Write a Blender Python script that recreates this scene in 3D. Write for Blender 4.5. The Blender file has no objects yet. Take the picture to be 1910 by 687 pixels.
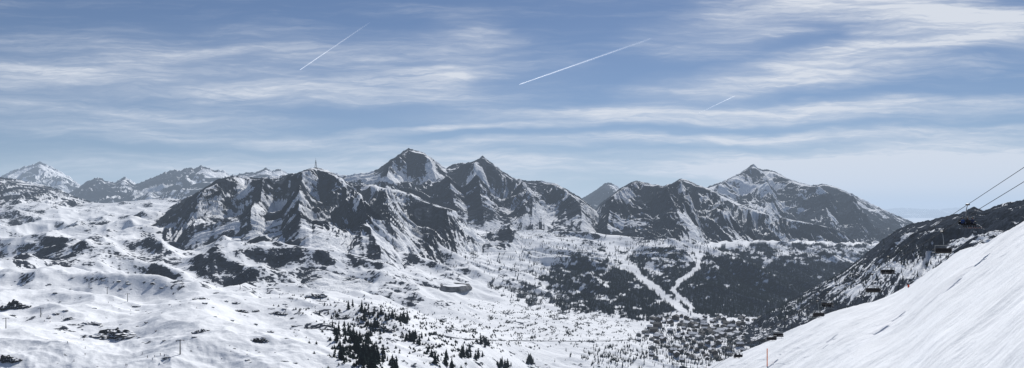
import bpy, bmesh, math, random
import numpy as np
from mathutils import Vector, noise as mnoise
random.seed(7); RS = np.random.RandomState(11)
col = bpy.context.scene.collection
F, CX, HY = 1500.0, 955.0, 395.0
SUN_AZ, SUN_EL = math.radians(15), math.radians(36)

def P(u, y, D): return ((u-CX)/F*D, D, (HY-y)/F*D)
def tag(o, label=None, cat=None, group=None, kind=None):
    if label: o['label'] = label
    if cat: o['category'] = cat
    if group: o['group'] = group
    if kind: o['kind'] = kind
    return o
def empty(name, loc, rz=0, sc=1):
    o = bpy.data.objects.new(name, None); col.objects.link(o)
    o.location = loc; o.rotation_euler = (0, 0, rz); o.scale = (sc, sc, sc); o.empty_display_size = .5
    return o
def link(name, me, parent=None):
    o = bpy.data.objects.new(name, me); col.objects.link(o)
    if parent: o.parent = parent
    return o
def copy_tree(o, parent=None):
    c = o.copy(); col.objects.link(c); c.parent = parent
    for ch in list(o.children): copy_tree(ch, c)
    return c

# ------------------------------------------------------------------ noise
_perm = np.concatenate([RS.permutation(256)]*2)
_ang = RS.rand(256)*2*np.pi; _gx = np.cos(_ang); _gy = np.sin(_ang)
def gn(x, y, s=0):
    x = x + s*17.31; y = y + s*9.77
    xf = np.floor(x); yf = np.floor(y)
    xi = xf.astype(np.int64) & 255; yi = yf.astype(np.int64) & 255
    fx = x-xf; fy = y-yf
    def g(ix, iy, dx, dy):
        h = _perm[_perm[(xi+ix) & 255] + ((yi+iy) & 255)]
        return _gx[h]*dx + _gy[h]*dy
    sx = fx*fx*fx*(fx*(fx*6-15)+10); sy = fy*fy*fy*(fy*(fy*6-15)+10)
    a = g(0,0,fx,fy); b = g(1,0,fx-1,fy); c = g(0,1,fx,fy-1); d = g(1,1,fx-1,fy-1)
    return ((a+(b-a)*sx) + ((c+(d-c)*sx)-(a+(b-a)*sx))*sy)*1.5
def fbm(x, y, o=4, s=0, g=.5):
    t = 0; a = 1; n = 0
    for k in range(o):
        t = t + a*gn(x*2**k, y*2**k, s+k*3); n += a; a *= g
    return t/n
def ridged(x, y, o=5, s=0, g=.55):
    t = 0; a = 1; n = 0; w = 1
    for k in range(o):
        r = (1-np.abs(gn(x*2**k, y*2**k, s+k*5))*1.6); r = np.clip(r, 0, 1)**2
        t = t + a*r*w; n += a; a *= g; w = np.clip(r*1.6, .2, 1)
    return t/n
def eros(x, y, o=6, s=0):
    t = 0; a = 1; dx = 0; dy = 0; e = .01
    for k in range(o):
        n = gn(x, y, s+k*7); dx = dx+(gn(x+e, y, s+k*7)-n)/e*.7; dy = dy+(gn(x, y+e, s+k*7)-n)/e*.7
        t = t+a*n/(1+dx*dx+dy*dy); a *= .55
        x, y = 1.6*x-1.2*y, 1.2*x+1.6*y
    return t
def spurs(x, y, o=3, s=0, g=.45):
    t = 0; a = 1; n = 0
    for k in range(o):
        t = t+a*(1-np.abs(gn(x*2.1**k, y*1.6**k, s+k*5))*2.0); n += a; a *= g
    return t/n
def blur(a, sig, ax):
    if sig <= 0: return a
    r = int(sig*2.5); k = np.exp(-.5*(np.arange(-r, r+1)/sig)**2); k /= k.sum()
    pad = [(0,0),(0,0)]; pad[ax] = (r, r); p = np.pad(a, pad, mode='edge'); out = np.zeros_like(a); n = a.shape[ax]
    for i, w in enumerate(k):
        out += w*(p[i:i+n] if ax == 0 else p[:, i:i+n])
    return out
def sstep(a, b, x):
    t = np.clip((x-a)/(b-a), 0, 1); return t*t*(3-2*t)
def inpoly(U, Y, poly):
    r = np.zeros(U.shape, bool); n = len(poly)
    for i in range(n):
        x1, y1 = poly[i]; x2, y2 = poly[(i+1) % n]
        if y1 == y2: continue
        c = ((y1 > Y) != (y2 > Y)) & (U < (x2-x1)*(Y-y1)/(y2-y1)+x1)
        r ^= c
    return r
def pdist(U, Y, pts):
    d = np.full(U.shape, 1e9)
    for (x1, y1), (x2, y2) in zip(pts, pts[1:]):
        dx, dy = x2-x1, y2-y1
        t = np.clip(((U-x1)*dx+(Y-y1)*dy)/(dx*dx+dy*dy), 0, 1)
        d = np.minimum(d, np.hypot(U-x1-t*dx, Y-y1-t*dy))
    return d
def blobs(U, Y, L):
    s = 0*U
    for cx, cy, rx, ry, w in L: s = s + w*np.exp(-(((U-cx)/rx)**2+((Y-cy)/ry)**2))
    return s

# ------------------------------------------------------------------ materials
def newmat(name):
    m = bpy.data.materials.new(name); m.use_nodes = True
    nt = m.node_tree; b = nt.nodes['Principled BSDF']
    return m, nt, b
def simple(name, c, rough=.7, metal=0, var=.25, scale=3.0, spec=.2):
    m, nt, b = newmat(name); N = nt.nodes; L = nt.links
    tc = N.new('ShaderNodeTexCoord'); n = N.new('ShaderNodeTexNoise'); n.inputs['Scale'].default_value = scale; n.inputs['Detail'].default_value = 5
    r = N.new('ShaderNodeValToRGB'); r.color_ramp.elements[0].position = .3; r.color_ramp.elements[1].position = .7
    r.color_ramp.elements[0].color = (*[v*(1-var) for v in c], 1); r.color_ramp.elements[1].color = (*[min(1, v*(1+var)) for v in c], 1)
    L.new(tc.outputs['Object'], n.inputs['Vector']); L.new(n.outputs['Fac'], r.inputs['Fac']); L.new(r.outputs['Color'], b.inputs['Base Color'])
    b.inputs['Roughness'].default_value = rough; b.inputs['Metallic'].default_value = metal; b.inputs['Specular IOR Level'].default_value = spec
    return m
SNOW = (.86, .88, .91)
def terrain_mat(name, s1, s2, namp, soft, rockc=(.021, .026, .036), bump=None, snowvar=.06, s3=None):
    m, nt, b = newmat(name); N = nt.nodes; L = nt.links
    geo = N.new('ShaderNodeNewGeometry')
    def noise(sc, det=6, rough=.6):
        n = N.new('ShaderNodeTexNoise'); n.inputs['Scale'].default_value = sc; n.inputs['Detail'].default_value = det; n.inputs['Roughness'].default_value = rough
        L.new(geo.outputs['Position'], n.inputs['Vector']); return n.outputs['Fac']
    def M(op, a, bb=None, c=None):
        n = N.new('ShaderNodeMath'); n.operation = op
        for i, v in enumerate((a, bb, c)):
            if v is None: continue
            if isinstance(v, (int, float)): n.inputs[i].default_value = v
            else: L.new(v, n.inputs[i])
        return n.outputs[0]
    def att(nm):
        a = N.new('ShaderNodeAttribute'); a.attribute_name = nm; return a.outputs['Fac']
    def mix(f, a, bb):
        n = N.new('ShaderNodeMix'); n.data_type = 'RGBA'; L.new(f, n.inputs['Factor'])
        for s, v in (('A', a), ('B', bb)):
            i = [k for k in n.inputs if k.name == s and k.type == 'RGBA'][0]
            if isinstance(v, tuple): i.default_value = (*v, 1)
            else: L.new(v, i)
        return [k for k in n.outputs if k.type == 'RGBA'][0]
    def mr(v, a, bb, c=0, d=1):
        n = N.new('ShaderNodeMapRange'); n.interpolation_type = 'SMOOTHSTEP'; L.new(v, n.inputs[0])
        for i, k in enumerate((a, bb, c, d)): n.inputs[i+1].default_value = k
        return n.outputs[0]
    n1 = noise(s1); n2 = noise(s2)
    nn = M('ADD', M('MULTIPLY', M('SUBTRACT', n1, .5), namp), M('MULTIPLY', M('SUBTRACT', n2, .5), namp*1.1))
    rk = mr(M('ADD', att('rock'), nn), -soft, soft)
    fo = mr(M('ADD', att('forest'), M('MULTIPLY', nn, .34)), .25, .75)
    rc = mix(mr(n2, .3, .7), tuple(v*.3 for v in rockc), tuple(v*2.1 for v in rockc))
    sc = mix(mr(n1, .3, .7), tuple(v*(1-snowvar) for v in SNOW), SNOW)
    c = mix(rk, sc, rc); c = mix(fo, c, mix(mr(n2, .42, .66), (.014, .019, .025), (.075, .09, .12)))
    L.new(c, b.inputs['Base Color']); b.inputs['Roughness'].default_value = .9; b.inputs['Specular IOR Level'].default_value = 0
    if bump:
        prev = None
        for sb, dist, stren in bump:
            bp = N.new('ShaderNodeBump'); bp.inputs['Distance'].default_value = dist; bp.inputs['Strength'].default_value = stren
            L.new(noise(sb, 8, .64), bp.inputs['Height'])
            if prev: L.new(prev, bp.inputs['Normal'])
            prev = bp.outputs['Normal']
        L.new(prev, b.inputs['Normal'])
    return m
MT_ground = terrain_mat('snowfield_material', 1/60., 1/10., 2.8, .12, bump=[(1/40., 6., .5), (1/12., 1.6, .5)])
MT_mount = terrain_mat('mountain_material', 1/100., 1/20., 2.1, .13, bump=[(1/110., 34., .8), (1/22., 6., .6)])
MT_far = terrain_mat('distant_mountain_material', 1/300., 1/80., 2.4, .15, bump=[(1/300., 90., .8)])
MT_ridge = terrain_mat('ridge_material', 1/40., 1/9., 2.8, .12, bump=[(1/28., 8., .9)])
MT_slope = terrain_mat('piste_material', 1/9., 1/1.6, .1, .12, bump=[(1/7., .75, .6), (1/1.3, .2, .6)], snowvar=.10)

# ------------------------------------------------------------------ sheets
class Sheet: pass
def build_sheet(name, u, X, D, Z, mat, rock, forest, nfront, label, cat):
    R, C = D.shape
    me = bpy.data.meshes.new(name)
    co = np.stack([X, D, Z], -1).reshape(-1, 3).astype(np.float32)
    me.vertices.add(R*C); me.vertices.foreach_set('co', co.ravel())
    i = np.arange(R*C).reshape(R, C)
    q = np.stack([i[:-1,:-1], i[:-1,1:], i[1:,1:], i[1:,:-1]], -1).reshape(-1, 4)
    nf = len(q)
    me.loops.add(nf*4); me.loops.foreach_set('vertex_index', q.ravel().astype(np.int32))
    me.polygons.add(nf); me.polygons.foreach_set('loop_start', np.arange(0, nf*4, 4, dtype=np.int32))
    me.polygons.foreach_set('use_smooth', np.ones(nf, bool))
    for nm, a in (('rock', rock), ('forest', forest)):
        me.attributes.new(nm, 'FLOAT', 'POINT').data.foreach_set('value', a.ravel().astype(np.float32))
    me.update(calc_edges=True); me.materials.append(mat)
    o = link(name, me); tag(o, label, cat, None, 'structure')
    s = Sheet(); s.u = u; s.X, s.D, s.Z = X, D, Z; s.n = nfront; s.yp = HY-F*Z/D; s.rock = rock; s.forest = forest; s.o = o
    return s
def normal_z(X, D, Z):
    ax, ay, az = [np.gradient(a, axis=1) for a in (X, D, Z)]; bx, by, bz = [np.gradient(a, axis=0) for a in (X, D, Z)]
    nx = ay*bz-az*by; ny = az*bx-ax*bz; nz = ax*by-ay*bx
    l = np.sqrt(nx*nx+ny*ny+nz*nz)+1e-9
    return nx/l, ny/l, nz/l
def hit(s, u, y):
    c = int(round((u-s.u[0])/(s.u[1]-s.u[0]))); c = max(0, min(len(s.u)-1, c))
    ys = s.yp[:s.n, c]; k = np.nonzero(ys <= y)[0]
    k = k[0] if len(k) else s.n-1
    if k == 0: return Vector((s.X[0,c], s.D[0,c], s.Z[0,c]))
    t = (y-ys[k-1])/(ys[k]-ys[k-1]-1e-9); t = max(0, min(1, t))
    D = s.D[k-1,c]+(s.D[k,c]-s.D[k-1,c])*t; Z = s.Z[k-1,c]+(s.Z[k,c]-s.Z[k-1,c])*t
    return Vector(((u-CX)/F*D, D, Z))

FOREST = [(1030,480),(1060,464),(1110,458),(1165,466),(1240,464),(1330,466),(1400,452),(1480,440),(1560,424),(1640,406),(1720,414),(1680,480),(1600,530),(1500,575),(1430,590),(1380,594),(1300,588),(1262,584),(1215,600),(1150,592),(1090,572),(1050,552),(1010,520)]
BAND = [(905,518),(960,526),(1010,540),(1060,556),(1120,580),(1110,590),(1040,578),(985,562),(930,540)]
RUNS = [([(1138,466),(1158,482),(1180,500),(1200,522),(1226,540),(1246,560),(1268,574),(1284,592)], 7.), ([(1303,480),(1303,498),(1288,512),(1268,524),(1256,540),(1268,556),(1286,568),(1292,584)], 4.6),
        ([(1008,505),(1022,492),(1044,484),(1062,470),(1100,456)], 2.8)]
def forest_mask(U, Y):
    wu = U+fbm(U/34, Y/16, 4, 40, .6)*48; wy = Y+fbm(U/30, Y/14, 4, 50, .6)*48*sstep(600, 560, Y)
    inp = inpoly(wu, wy, FOREST).astype(float)
    f = inp*1.0
    f = np.maximum(f, inpoly(wu, wy, BAND)*.7)
    dens = fbm(U/34, Y/15, 4, 60)+.6*fbm(U/9, Y/5, 3, 64)
    left = sstep(1340, 1230, U)
    top = sstep(535, 440, Y)
    f = f*(.15+.85*sstep(-.18, .18, dens+.42-left*.18-.55*top))
    core = sstep(1330, 1450, U)*sstep(490, 560, Y+fbm(U/40, Y/40, 3, 66)*90)
    f = np.maximum(f, inp*core*(.8+dens*.5))
    for pts, w in RUNS: f = f*sstep(w*.45, w*1.4, pdist(U+fbm(U/14, Y/10, 2, 3)*6, Y, pts))
    return f

# ---- main ground sheet
ylev = np.array([790,687,640,600,560,520,480,440,410,390,370,350.])
KN = [-300, 0, 300, 560, 700, 800, 900, 1000, 1250, 1450, 1700, 2250]
L0 = [430,550,660,800,1050,1500,2050,2750,3400,4000,4600,5000]
KT = [L0, L0, L0, [430,560,680,850,1150,1550,2100,2750,3400,4000,4500,5000], [430,570,700,900,1350,1750,2250,2900,3600,4200,4700,5200],
      [520,680,900,1300,1750,2150,2600,3200,3800,4400,5000,5400], [800,1000,1250,1650,2000,2350,2800,3400,4000,4600,5200,5600],
      [1100,1350,1500,1750,2100,2500,2950,3500,4200,4800,5400,5800], [1150,1400,1650,2000,2250,2500,2800,3250,4200,5000,5500,6000],
      [1150,1350,1650,2100,2450,2700,3050,3550,4400,5300,5800,6300], [1100,1300,1600,2100,2800,3400,4000,4700,5400,6000,6500,7000], [1100,1300,1600,2100,2900,3600,4200,4900,5400,6000,6500,7000]]
LT = np.log(np.array(KT, float))
def gD(u, y):
    u = np.atleast_1d(u).astype(float); y = np.broadcast_to(y, u.shape)
    per = np.stack([np.interp(-y, -ylev, LT[k]) for k in range(len(KN))])
    i = np.clip(np.searchsorted(KN, u)-1, 0, len(KN)-2); k = np.array(KN, float)
    t = np.clip((u-k[i])/(k[i+1]-k[i]), 0, 1); t = t*t*(3-2*t); ar = np.arange(len(u))
    return np.exp(per[i, ar]*(1-t)+per[i+1, ar]*t)
gu = np.arange(-260, 2160, 1.5)
TOP = [(-260,378),(0,380),(40,379),(80,376),(130,377),(170,374),(220,379),(280,374),(340,374),(420,380),(600,400),(800,425),(1000,432),(1200,448),(1500,456),(1700,460),(2200,465)]
yt = np.interp(gu, *zip(*TOP)); NR = 540
s = np.linspace(0, 1, NR)[:, None]
Yn = 790+s*(yt[None]-790)
Dg = np.stack([gD(gu, Yn[r]) for r in range(NR)])
Dg = np.exp(blur(blur(np.log(Dg), 22, 1), 9, 0)); Zg = (HY-Yn)/F*Dg
NB = 45; tb = np.linspace(0, 1, NB+1)[1:, None]
Db = Dg[-1]*np.exp(tb*np.log(90000/Dg[-1])); Zb = Zg[-1]+(-420-Zg[-1])*sstep(0, .35, tb)
D = np.vstack([Dg, Db]); Z = np.vstack([Zg, Zb]); U = np.broadcast_to(gu, D.shape); X = (U-CX)/F*D
Yf = np.vstack([Yn, np.repeat(yt[None], NB, 0)])
dD = np.abs(np.gradient(D, axis=0))+D*1.5/F
flat = 1-.72*np.exp(-(((U-1010)/210)**2+((Yf-615)/70)**2)**1.5)-.6*np.exp(-((U-1290)/130)**2-((Yf-590)/40)**2)
flat *= 1-.25*np.exp(-((U-250)/420)**2-((Yf-600)/55)**2)*sstep(525, 560, Yf)
left = sstep(900, 650, U)
rug = sstep(590, 500, Yf)*sstep(1150, 750, U)
lump = 0
for k, lam in enumerate((900, 520, 260, 130, 65, 32, 16, 8)):
    w = sstep(1.2, 3.0, lam/dD); a = (.034 if lam > 300 else .050)*lam
    sk = X+.35*D
    n = gn(sk/lam, D/lam*.8, 69+k)
    if 40 < lam < 1000: n = .4-np.abs(n)*1.6+.25*n          # rounded hummocks with creases
    elif lam < 40: n = n*1.2-np.abs(gn(sk/lam*1.3, D/lam, 169+k))*1.0+.25
    lump = lump + n*a*w*((1+.45*left*(lam > 40)+(1.2 if lam > 400 else .9 if lam > 100 else .3)*rug) if lam < 800 else rug*1.3)
# interlocking spurs on the valley flank, falling towards the valley mouth at the right
flank = sstep(930, 1060, U)*sstep(592, 545, Yf)*sstep(1760, 1640, U)
fx = X-.55*(3600-D)+220*fbm(X/700, D/700, 3, 141)
fs = spurs(fx/420, D/1500, 3, 142, .5)-.5; fs2 = spurs(fx/150, D/500, 2, 145, .5)-.5
calm = 1-.85*np.maximum(sstep(34, 8, pdist(U, Yf, RUNS[0][0])), sstep(28, 7, pdist(U, Yf, RUNS[1][0])))
lump = lump*(1-.3*flank)*(1-flank+flank*calm)+flank*calm*(78*fs+28*fs2)
env = sstep(0, .06, np.vstack([s*np.ones_like(gu), np.ones((NB, len(gu)))]))
topf = 1-.6*sstep(40, 0, Yf-yt[None])
Z = Z+lump*flat*env*topf*np.vstack([np.ones((NR, 1)), 1-tb])
nx, ny, nz = normal_z(X, D, Z)
Yp = HY-F*Z/D
ROCKB = [(110,488,95,26,.55),(175,462,45,16,.4),(290,470,55,28,.4),(385,492,62,26,.45),(520,478,45,22,.45),(25,385,70,25,.4),(600,545,60,10,.4),(200,415,50,10,.4),(60,500,45,18,.4),
         (130,390,60,10,.2),(330,375,40,12,.4),(690,455,60,40,.3),(560,500,80,22,.3),(780,480,80,25,.35),(450,548,90,8,.5),(600,590,60,22,.5),(720,610,60,40,.4),(850,450,50,25,.3),(660,660,50,40,.3),(690,525,70,20,.3)]
CLEAN = [(230,560,180,18,.5),(300,660,320,35,.35),(60,540,90,16,.4),(460,590,90,16,.3),(330,425,130,16,.4),(640,560,70,12,.25),(960,480,60,20,.25),(1290,597,60,9,1.0),(900,430,40,12,.3),(440,610,160,18,.3),(80,430,90,18,.3),(230,510,40,16,.3)]
nb = fbm(U/62, Yf/17, 6, 90, .68); nb2 = fbm(X/60, D/90, 5, 96, .68); nb3 = fbm(U/24, Yf/5, 5, 97, .72)
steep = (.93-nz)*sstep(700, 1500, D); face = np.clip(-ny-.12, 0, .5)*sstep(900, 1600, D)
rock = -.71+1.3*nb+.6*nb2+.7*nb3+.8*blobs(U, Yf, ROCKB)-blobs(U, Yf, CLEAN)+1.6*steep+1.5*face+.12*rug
rock = np.where(U > 780, rock-.08, rock)-.02*sstep(560, 620, Yf)*left
speck = np.exp(-(((U-980)/190)**2+((Yf-600)/42)**2)**2)
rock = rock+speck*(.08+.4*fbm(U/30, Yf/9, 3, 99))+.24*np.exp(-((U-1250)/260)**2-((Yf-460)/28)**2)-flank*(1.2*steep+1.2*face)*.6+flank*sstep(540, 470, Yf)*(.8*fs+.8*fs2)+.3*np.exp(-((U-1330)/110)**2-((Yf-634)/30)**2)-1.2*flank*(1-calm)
forest = forest_mask(U, Yp)*(Yp < 604)*np.vstack([np.ones((NR, 1)), np.zeros((NB, 1))])
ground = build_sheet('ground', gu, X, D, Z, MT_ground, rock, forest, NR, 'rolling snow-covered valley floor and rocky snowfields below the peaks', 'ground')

# ---- mountains
def mountain(name, label, crest, base, amp, lam, seed, bias, snow=(), rocks=(), rows=230, step=1.3, mat=None, forest=False, crestamp=.06, gully=.8, shape=1.0, backdrop=1.0, nzk=.6, gl=.55, low=0., ridges=(), sink=.25, jag=1.):
    cu = [c[0] for c in crest]
    u = np.arange(cu[0], cu[-1], step)
    yc = np.interp(u, cu, [c[1] for c in crest]); Dc = np.interp(u, cu, [c[2] for c in crest])
    yc = yc+jag*(gn(u/7., 0*u, seed)*1.3+gn(u/3., 0*u, seed+1)*.8)
    yb = np.interp(u, [b[0] for b in base], [b[1] for b in base])
    if len(base[0]) > 2: Db = np.interp(u, [b[0] for b in base], [b[2] for b in base])
    else: Db = gD(u, yb)
    Db = np.minimum(blur(Db[None], 14, 1)[0], Dc-120)
    Zc = (HY-yc)/F*Dc; Zb = (HY-yb)/F*Db-5; Zs = blur(Zc[None], 6/step, 1)[0]; Zl = blur(Zc[None], 22/step, 1)[0]
    t = np.linspace(0, 1, rows)[:, None]; D = Db+(Dc-Db)*t
    Zt = Zl+(Zs-Zl)*sstep(.35, .8, t)
    Z = Zb+(Zt-Zb)*t**shape+(Zc-Zs)*sstep(.86, 1, t)
    nb = max(30, rows//5); tk = np.linspace(0, .8, nb+1)[1:, None]
    D = np.vstack([D, Dc+(Dc-Db)*tk]); Z = np.vstack([Z, Zs+(Zc-Zs)*sstep(.2, 0, tk)-(np.maximum(Zs-Zb, 60)*backdrop+40)*tk*1.5])
    T = np.vstack([t, 1+tk])*np.ones_like(u); U = np.broadcast_to(u, D.shape); X = (U-CX)/F*D
    wx = X+fbm(X/lam*.6, D/lam*.6, 3, seed+5)*lam*.55; wd = D+fbm(X/lam*.6, D/lam*.6, 2, seed+15)*lam*.4
    kx = .75*gn(X/(lam*1.4), D/(lam*3), seed+17)+.25*gn(X/(lam*.5), D/(lam*2), seed+18)
    wx = wx+kx*(Dc-D)*.8
    r1 = eros(wx/lam*.9, wd/lam*.7, 7, seed)
    sx = wx/(lam*gl); sd = wd/(lam*1.3)
    g1 = spurs(sx, sd, 5, seed+20, .55)-.45
    e = np.where(T < 1, np.minimum(.05+.95*sstep(0, .5, T), crestamp+(1-crestamp)*sstep(1.0, .6, T)), crestamp+(1-crestamp)*sstep(1.0, 1.3, T))
    rd = 0*U
    for pts, wdt, hgt in ridges:
        wob = fbm(U/25, T*4, 3, seed+77)*9
        d = pdist(U+wob, T*120, [(a, b*120) for a, b in pts]); rd = np.maximum(rd, hgt*np.clip(1-d/wdt, 0, 1))
    Z = Z+amp*(.55*r1+gully*.5*g1)*e+amp*rd*np.where(T < 1, np.minimum(sstep(0, .55, T), sstep(1.0, .86, T)), 0)-amp*sink*sstep(.3, 0, T)
    Z = Z+amp*.12*(spurs(wx/(lam*.12), D/(lam*.3), 3, seed+91)-.45)*np.maximum(e, .2*(T < 1)*sstep(.3, .6, T))
    lim = np.broadcast_to((HY-blur(yc[None], 3, 1)[0])/F, D.shape)*D; m_ = 4/F*D
    ov = Z-(lim-m_); Z = np.where((T < .985) & (ov > 0), lim-m_+ov*.15, Z)
    nx, ny, nz = normal_z(X, D, Z); Yp = HY-F*Z/D
    st = fbm(wx/(lam*.12), D/(lam*.6), 5, seed+40, .64); st2 = fbm(X/(lam*.6), D/(lam*.6), 4, seed+44, .55); st3 = fbm(X/(lam*.18), D/(lam*.18), 5, seed+48, .68)
    fine = spurs(sx*2.6+r1*.5, sd*1.6, 3, seed+60)-.45; fine2 = spurs(wx/(lam*.08)+r1, D/(lam*.7), 3, seed+64, .6)-.45
    hi = .25+.75*sstep(.1, .5, T)
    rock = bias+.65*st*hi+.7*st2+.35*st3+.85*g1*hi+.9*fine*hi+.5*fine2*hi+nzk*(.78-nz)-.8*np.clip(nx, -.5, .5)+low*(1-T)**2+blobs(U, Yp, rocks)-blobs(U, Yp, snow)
    fo = forest_mask(U, Yp) if forest else 0*U
    return build_sheet(name, u, X, D, Z, mat or MT_mount, rock, fo, rows, label, 'mountain')

farA = mountain('distant_mountain', 'hazy white mountain with pointed summit at far left horizon', [(-260,340,15000),(-100,330,15000),(0,331,15000),(15,322,15000),(40,313,15000),(58,309,15000),(75,302,15000),(88,309,15000),(105,316,15000),(130,330,15000),(150,345,15000),(190,352,15000),(235,330,15000),(262,346,15000),(330,365,15000)],
    [(-260,395,11500),(330,392,11500)], 420, 1300, 3, .08, snow=[(85,320,50,14,.3)], mat=MT_far, rows=140, step=1.0, jag=1.6)
farB = mountain('distant_mountain', 'hazy blue-grey range with dark rock faces left of the mast hill', [(110,372,11000),(150,347,11000),(165,337,11000),(182,331,11000),(197,337,11000),(215,341,11000),(232,331,11000),(250,347,11000),(275,336,11000),(300,325,11000),(322,317,11000),(338,318,11000),(350,313,11000),(362,315,11000),(375,308,11000),(400,318,11000),(415,317,11000),(430,328,11000),(460,322,11000),(480,321,11000),(495,313,11000),(508,319,11000),(520,315,11000),(545,326,11000),(600,314,11000),(632,325,11000),(665,331,11000),(720,345,11000)],
    [(110,396,8500),(720,392,8500)], 330, 950, 8, .25, mat=MT_far, rows=150, step=1.0, jag=1.6)
hillB = mountain('mountain', 'dark rocky shoulder at the left edge under the hazy white mountain', [(-260,322,5600),(-60,328,5600),(0,331,5600),(30,335,5600),(60,341,5600),(85,346,5600),(110,353,5600),(140,367,5600),(170,376,5600),(200,384,5600)],
    [(-260,395),(0,397),(200,398)], 110, 450, 13, .45, snow=[(95,372,40,8,.6),(20,384,60,6,.4)], rows=140)
E0 = mountain('distant_mountain', 'small hazy blue peak in the gap right of the central massif', [(1040,392,11000),(1085,370,11000),(1108,358,11000),(1125,345,11000),(1136,340,11000),(1150,347,11000),(1165,357,11000),(1210,378,11000)],
    [(1040,398,9000),(1210,400,9000)], 200, 900, 17, .6, mat=MT_far, rows=100, jag=1.4)
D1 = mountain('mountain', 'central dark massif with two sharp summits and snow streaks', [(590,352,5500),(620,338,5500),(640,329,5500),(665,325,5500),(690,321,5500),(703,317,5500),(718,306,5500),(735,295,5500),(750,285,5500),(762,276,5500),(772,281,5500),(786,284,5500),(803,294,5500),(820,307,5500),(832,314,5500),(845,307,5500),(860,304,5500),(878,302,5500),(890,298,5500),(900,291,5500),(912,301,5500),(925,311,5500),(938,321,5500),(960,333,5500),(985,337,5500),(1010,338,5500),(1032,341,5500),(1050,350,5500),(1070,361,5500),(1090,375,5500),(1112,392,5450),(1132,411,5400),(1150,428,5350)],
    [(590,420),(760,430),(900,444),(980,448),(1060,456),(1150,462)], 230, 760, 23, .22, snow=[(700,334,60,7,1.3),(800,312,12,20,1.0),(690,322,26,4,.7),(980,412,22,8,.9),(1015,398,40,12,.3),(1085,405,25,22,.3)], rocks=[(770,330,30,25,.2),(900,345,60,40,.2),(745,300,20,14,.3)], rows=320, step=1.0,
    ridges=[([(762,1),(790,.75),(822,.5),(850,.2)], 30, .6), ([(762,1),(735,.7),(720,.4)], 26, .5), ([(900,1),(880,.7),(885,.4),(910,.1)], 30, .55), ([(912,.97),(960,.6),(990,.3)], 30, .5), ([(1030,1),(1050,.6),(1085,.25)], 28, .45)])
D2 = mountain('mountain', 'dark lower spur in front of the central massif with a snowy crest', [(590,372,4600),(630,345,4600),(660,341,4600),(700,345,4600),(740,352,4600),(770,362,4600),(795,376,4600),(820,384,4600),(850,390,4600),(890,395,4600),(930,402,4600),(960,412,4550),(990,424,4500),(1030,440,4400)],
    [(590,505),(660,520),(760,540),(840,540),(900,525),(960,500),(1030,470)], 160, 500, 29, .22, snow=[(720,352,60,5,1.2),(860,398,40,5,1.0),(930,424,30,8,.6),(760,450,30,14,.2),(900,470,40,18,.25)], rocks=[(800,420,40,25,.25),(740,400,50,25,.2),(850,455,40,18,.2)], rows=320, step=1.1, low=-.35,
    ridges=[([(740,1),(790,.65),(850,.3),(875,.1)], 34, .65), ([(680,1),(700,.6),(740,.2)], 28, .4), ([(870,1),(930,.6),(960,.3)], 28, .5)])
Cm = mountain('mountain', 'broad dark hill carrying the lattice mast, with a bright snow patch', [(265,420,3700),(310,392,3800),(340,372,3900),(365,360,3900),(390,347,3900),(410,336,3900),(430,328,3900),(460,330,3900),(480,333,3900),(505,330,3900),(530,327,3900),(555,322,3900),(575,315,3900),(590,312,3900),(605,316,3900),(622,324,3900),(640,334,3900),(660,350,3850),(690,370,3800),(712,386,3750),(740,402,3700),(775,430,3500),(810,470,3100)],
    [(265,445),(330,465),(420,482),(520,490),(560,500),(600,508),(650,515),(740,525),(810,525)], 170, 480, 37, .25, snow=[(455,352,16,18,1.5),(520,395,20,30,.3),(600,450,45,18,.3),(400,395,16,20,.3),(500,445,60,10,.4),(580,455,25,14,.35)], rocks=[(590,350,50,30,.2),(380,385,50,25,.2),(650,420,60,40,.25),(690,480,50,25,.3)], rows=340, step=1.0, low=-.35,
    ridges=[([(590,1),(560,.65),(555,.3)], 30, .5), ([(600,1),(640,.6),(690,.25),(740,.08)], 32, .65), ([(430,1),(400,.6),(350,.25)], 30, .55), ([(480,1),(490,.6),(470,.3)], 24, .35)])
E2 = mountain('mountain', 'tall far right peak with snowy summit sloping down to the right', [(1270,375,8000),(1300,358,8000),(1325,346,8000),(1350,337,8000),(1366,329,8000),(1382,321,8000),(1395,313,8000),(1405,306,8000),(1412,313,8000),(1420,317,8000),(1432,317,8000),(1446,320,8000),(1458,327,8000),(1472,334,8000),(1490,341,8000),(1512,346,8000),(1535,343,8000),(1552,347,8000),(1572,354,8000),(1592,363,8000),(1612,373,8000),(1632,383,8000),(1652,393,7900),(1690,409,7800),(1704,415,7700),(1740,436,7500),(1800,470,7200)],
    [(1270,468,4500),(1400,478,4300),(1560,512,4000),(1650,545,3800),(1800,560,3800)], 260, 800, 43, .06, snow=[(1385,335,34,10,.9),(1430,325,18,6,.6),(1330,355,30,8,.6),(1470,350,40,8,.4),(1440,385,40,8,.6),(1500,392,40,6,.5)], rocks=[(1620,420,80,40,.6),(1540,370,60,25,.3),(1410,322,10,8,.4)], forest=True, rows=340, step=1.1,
    ridges=[([(1405,1),(1375,.75),(1340,.5),(1330,.2)], 30, .55), ([(1440,1),(1480,.7),(1540,.4),(1560,.15)], 30, .65), ([(1540,1),(1580,.6),(1600,.3),(1610,.1)], 30, .65), ([(1405,1),(1420,.7),(1440,.4)], 26, .4)])
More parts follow.
